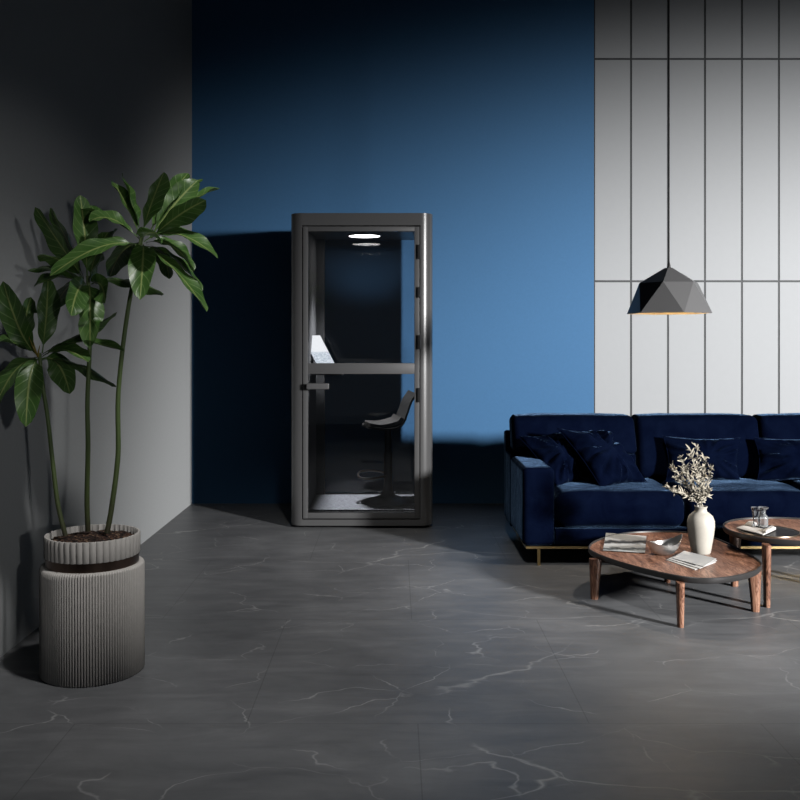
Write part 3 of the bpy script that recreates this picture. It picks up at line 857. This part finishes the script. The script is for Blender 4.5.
bm = bmesh.new(); lathe(bm, [(.001, pz(300)), (.022, pz(298.5)), (.03, pz(294)), (.027, pz(289)), (.014, pz(283)), (.014, pz(276))], (pcx, PD, 0), 24); finish(bm, 'bulb', M['bulb'], pend, 60)
bm = bmesh.new(); lathe(bm, [(.018, pz(276.5)), (.018, pz(270))], (pcx, PD, 0), 20); finish(bm, 'lamp_holder', M['black'], pend, 40)

# ================================================================ potted plant
PY = 3.75; pt = F / PY
pX = (92.8 - CX) / pt
plant = thing('potted_plant', 'tall broad-leaved plant with three bare stems in a ribbed grey pot by the grey wall', 'potted plant', (pX, PY, 0))
RB = .2045; ZB = .437
def ribs(n, amp, pw_=1):
    return lambda r, z, a: r - amp * (1 - abs(math.cos(a * n / 2))) if r > .1 else r
bm = bmesh.new()
NR = 116
lathe(bm, [(RB - .004, 0), (RB, .006), (RB, ZB - .012), (RB - .004, ZB - .003), (RB - .014, ZB), (.17, ZB), (.165, ZB - .02), (.0005, ZB - .02)], (pX, PY, 0), NR * 6, ribs(NR, .0055))
planter = finish(bm, 'planter', M['pot'], plant, 60)
bm = bmesh.new(); lathe(bm, [(.182, ZB - .001), (.182, ZB + .036), (.165, ZB + .036), (.165, ZB - .001)], (pX, PY, 0), 96, closed=True); finish(bm, 'metal_band', M['band'], planter, 40)['label'] = 'dark bronze band'
NC = 45; Z1 = ZB + .036; Z2 = .556
fl = lambda r, z, a: r - .006 * (1 - abs(math.cos(a * NC / 2)) ** .7)
bm = bmesh.new(); lathe(bm, [(.186, Z1), (.1875, Z1 + .004), (.1875, Z2 - .004), (.186, Z2), (.179, Z2), (.1775, Z2 - .004), (.1775, Z1)], (pX, PY, 0), NC * 10, fl, closed=True); finish(bm, 'collar', M['pot'], planter, 60)
bm = bmesh.new()
SZ = Z2 - .026
rings = []
for k in range(24):
    r = (.1735 * k / 23)
    rings.append([bm.verts.new((pX + r * math.cos(2 * PI * i / 90), PY + r * math.sin(2 * PI * i / 90),
                 SZ + .016 * (1 - (r / .1735) ** 2) + .010 * noise.noise(Vector((r * math.cos(2 * PI * i / 90) * 45, r * math.sin(2 * PI * i / 90) * 45, 1))))) for i in range(90)])
for A, B in zip(rings, rings[1:]):
    for i in range(90): bm.faces.new((A[i], A[(i + 1) % 90], B[(i + 1) % 90], B[i]))
bmesh.ops.remove_doubles(bm, verts=bm.verts, dist=1e-6)
finish(bm, 'soil', M['soil'], plant, 80)

LEAF_W = .105
def leaf(bm, uv, base, tip, wpx, dz=0.0, sgn=1, droop=0.0, d0=PY, mid=None, dbase=0.0):
    """one leaf blade: base and tip positions, apparent width, how far the tip reaches towards (-) or away from (+) the viewer"""
    B = at(base[0], base[1], d0 + dbase); T = at(tip[0], tip[1], d0 + dz)
    if mid is not None: Mid = at(mid[0], mid[1], d0 + (dz + dbase) * .5) * 2 - (B + T) * .5
    else:
        ch = T - B
        Mid = (B + T) / 2 + Vector((0, 0, 1)) * ch.length * (.10 + droop)
    W = LEAF_W * min(1, .35 + (T - B).length / .30)
    wa = wpx / pt
    k = max(-1, min(1, wa / W)); th = math.acos(k) * sgn
    n = 24; m = 3; prev = None
    for i in range(n + 1):
        t_ = i / n
        p = B * (1 - t_) ** 2 + Mid * 2 * t_ * (1 - t_) + T * t_ * t_
        d = ((Mid - B) * (1 - t_) + (T - Mid) * t_).normalized()
        view = (p - Vector((0, 0, H))).normalized()
        inpl = d.cross(view)                       # sideways in the picture
        inpl = inpl.normalized() if inpl.length > 1e-4 else Vector((1, 0, 0))
        if inpl.z < 0 or (abs(inpl.z) < .15 and inpl.x < 0): ref = -1
        else: ref = 1
        toc = inpl.cross(d).normalized()
        if toc.dot(view) > 0: toc = -toc
        nn = toc * math.cos(th) + inpl * ref * math.sin(th)
        side = nn.cross(d).normalized()
        s_ = max(0, (t_ - .14) / .86)
        if t_ <= .14: w = .0035
        else: w = max(.0035 * (1 - s_), W / 2 * (math.sin(PI * s_ ** 1.15)) ** .52)
        row = []
        for j in range(-m, m + 1):
            u = j / m
            wav = .006 * math.sin(t_ * 17 + u * 2 + base[0]) * abs(u)
            v = bm.verts.new(p + side * (w * u) + nn * (w * .26 * u * u + wav * min(1, w / .03)))
            row.append((v, (.5 + .5 * u, t_)))
        if prev:
            for j in range(2 * m):
                q = (prev[j], row[j], row[j + 1], prev[j + 1])
                f_ = bm.faces.new([x_[0] for x_ in q])
                for lp_, x_ in zip(f_.loops, q): lp_[uv].uv = x_[1]
        prev = row
C3 = [((141, 236), (164, 172), 17, -.10, -1), ((148, 236), (188, 173), 16, .16, 1), ((150, 238), (198, 180), 24, .10, 1), ((151, 238), (206, 200), 21, -.05, -1),
      ((160, 225), (219, 188), 6, .25, 1), ((155, 232), (201, 179), 10, .28, 1), ((140, 236), (113, 182), 10, .15, 1), ((141, 236), (122, 176), 5, .2, 1),
      ((142, 238), (158, 234), 13, -.22, -1), ((144, 242), (218, 258.5), 10, -.05, 1, (178, 234)), ((146, 243), (194, 272), 10, .05, 1, (172, 246)),
      ((145, 246), (207, 312), 10, -.12, 1, (177, 272)), ((146, 244), (203, 291), 5, .1, 1, (176, 261)), ((145, 246), (169, 279), 15, .12, -1, (162, 255)),
      ((143, 245), (140, 300), 25, -.24, 1, (143, 258)), ((139, 243), (110, 277), 20, .14, -1, (122, 252)), ((138, 245), (50, 276), 15, -.16, 1, (100, 247)),
      ((140, 240), (89, 222), 10, -.05, 1, (112, 219)), ((140, 238), (79, 208), 5, .1, 1, (106, 217)), ((141, 243), (118, 262), 17, .24, -1)]
C2 = [((87, 278), (80, 195), 23, .06, 1, (85, 238)), ((84, 279), (35, 207), 15, -.06, -1, (64, 250)), ((84, 278), (50, 208), 11, .1, -1, (70, 246)), ((84, 280), (37, 256), 9, -.12, -1, (62, 261)),
      ((84, 281), (28, 271), 6, .08, -1, (58, 268)), ((85, 283), (34, 287), 6, -.1, 1, (60, 277)), ((90, 278), (108, 232), 17, .15, 1, (96, 255)), ((91, 277), (115, 230), 8, .25, 1),
      ((86, 284), (71, 316), 22, -.2, -1, (78, 290)), ((91, 284), (105, 303), 16, -.15, -1, (101, 285)), ((89, 286), (90, 349), 23, -.12, 1, (90, 300)), ((85, 284), (55, 310), 14, .12, -1, (68, 287)),
      ((92, 282), (164, 294), 9, -.08, -1, (128, 281)), ((88, 284), (82, 312), 20, .05, -1), ((89, 280), (100, 262), 12, .3, -1)]
C1 = [((42, 353), (48, 278), 21, -.02, 1, (46, 318)), ((37, 354), (3, 281), 24, -.08, -1, (20, 330)), ((36, 353), (31, 297), 20, .04, -1, (26, 328)), ((37, 356), (-8, 343), 5, -.12, 1, (14, 343)),
      ((38, 359), (26, 427), 26, -.14, 1, (30, 378)), ((36, 359), (-8, 414), 16, -.12, 1, (14, 372)), ((42, 354), (117, 312), 7, .06, -1, (80, 334)), ((42, 355), (125, 352), 6, -.1, 1, (78, 342)),
      ((42, 357), (88, 362), 11, -.14, 1, (64, 350)), ((42, 360), (117, 387), 8, .05, -1, (76, 364)), ((42, 359), (70, 394), 25, .1, -1, (58, 364)), ((38, 357), (10, 372), 12, .2, -1)]
paths = [
    ([(65.5, 536), (58, 505), (53, 465), (48, 420), (42, 380), (39.5, 353)], [-.03, -.02, 0, 0, 0, 0], C1, .0098, .0072),
    ([(88, 531), (87, 500), (88, 445), (87.5, 400), (90, 335), (88, 276)], [.03, .02, .0, 0, 0, 0], C2, .0108, .008),
    ([(107, 533), (112, 505), (118, 455), (118, 400), (122.5, 350), (130, 298), (142, 236)], [-.02, -.01, 0, 0, 0, 0, 0], C3, .0112, .008)]
for pth, dd, leaves, r0, r1 in paths:
    pts = spline([at(x, y, PY + d) for (x, y), d in zip(pth, dd)], 8)
    bm = bmesh.new(); n = len(pts)
    tube(bm, pts, [(r0 + (r1 - r0) * i / (n - 1)) * (1 + .04 * noise.noise(Vector((i * .9, r0 * 900, 0)))) for i in range(n)], 14)
    stem = finish(bm, 'stem', M['stem'], plant, 70)
    bm = bmesh.new(); uv = bm.loops.layers.uv.new('UVMap')
    for lf in leaves: leaf(bm, uv, lf[0], lf[1], lf[2], lf[3], lf[4], mid=lf[5] if len(lf) > 5 else None)
    finish(bm, 'foliage', M['leaf'], stem, 80)
    if leaves is C1:
        bm = bmesh.new()
        for (tx, ty) in ((29, 337), (33, 340), (40, 345)):
            tube(bm, [at(38, 357, PY - .02), at((38 + tx) / 2 - .5, (357 + ty) / 2, PY - .035), at(tx, ty, PY - .04)], [.003, .0028, .0008], 8)
        finish(bm, 'shoot', M['bud'], stem, 60)['label'] = 'young yellow leaf shoots'

# ================================================================ light
def spot(name, loc, aim, power, half, blend, radius, col):
    l = bpy.data.lights.new(name, 'SPOT'); l.energy = power; l.spot_size = rad(2 * half); l.spot_blend = blend
    l.shadow_soft_size = radius; l.color = col
    o = bpy.data.objects.new(name, l); COL.objects.link(o); o.location = loc
    o.rotation_euler = (Vector(aim) - Vector(loc)).to_track_quat('-Z', 'Y').to_euler()
def aim_at(loc, az, el):
    return Vector(loc) + Vector((-math.sin(rad(az)) * math.cos(rad(el)), math.cos(rad(az)) * math.cos(rad(el)), math.sin(rad(el))))
KEY = (6.457, -.607, 2.47)
spot('key_lamp', KEY, aim_at(KEY, 14.6, -46.6), 4350, 59, .48, .35, (1, .99, .98))
FILL = (2.2, -2.0, 1.75)
spot('side_lamp', FILL, (-1.42, 3.75, 1.2), 155, 11, .7, .10, (1, .99, .97))
spot('floor_fill_lamp', (.2, 2.7, 4.25), (-.35, 4.35, 0), 260, 31, .8, .12, (1, .985, .96))  # added fill, no such fitting known: lifts the foreground floor and plant
spot('booth_downlight', (lp.x, lp.y, lp.z - .03), (lp.x - .22, lp.y - .07, 0), 150, 38, 1.0, .09, (.96, .97, 1))
spot('pendant_light', (pcx, PD, pz(301)), (pcx, PD, 0), 26, 66, 1.0, .05, (1, .88, .74))
w = bpy.data.worlds.new('daylight'); sc.world = w; w.use_nodes = True
bg = w.node_tree.nodes['Background']; bg.inputs[0].default_value = (.75, .86, 1, 1); bg.inputs[1].default_value = .05

sc.view_settings.view_transform = 'Standard'; sc.view_settings.look = 'None'
sc.view_settings.gamma = 1; sc.view_settings.use_curve_mapping = False; sc.view_settings.exposure = 0
sc.cycles.max_bounces = 10; sc.cycles.diffuse_bounces = 0; sc.cycles.transparent_max_bounces = 24; sc.cycles.use_denoising = True
sc.cycles.caustics_reflective = False; sc.cycles.caustics_refractive = False
sc.cycles.sample_clamp_indirect = 4
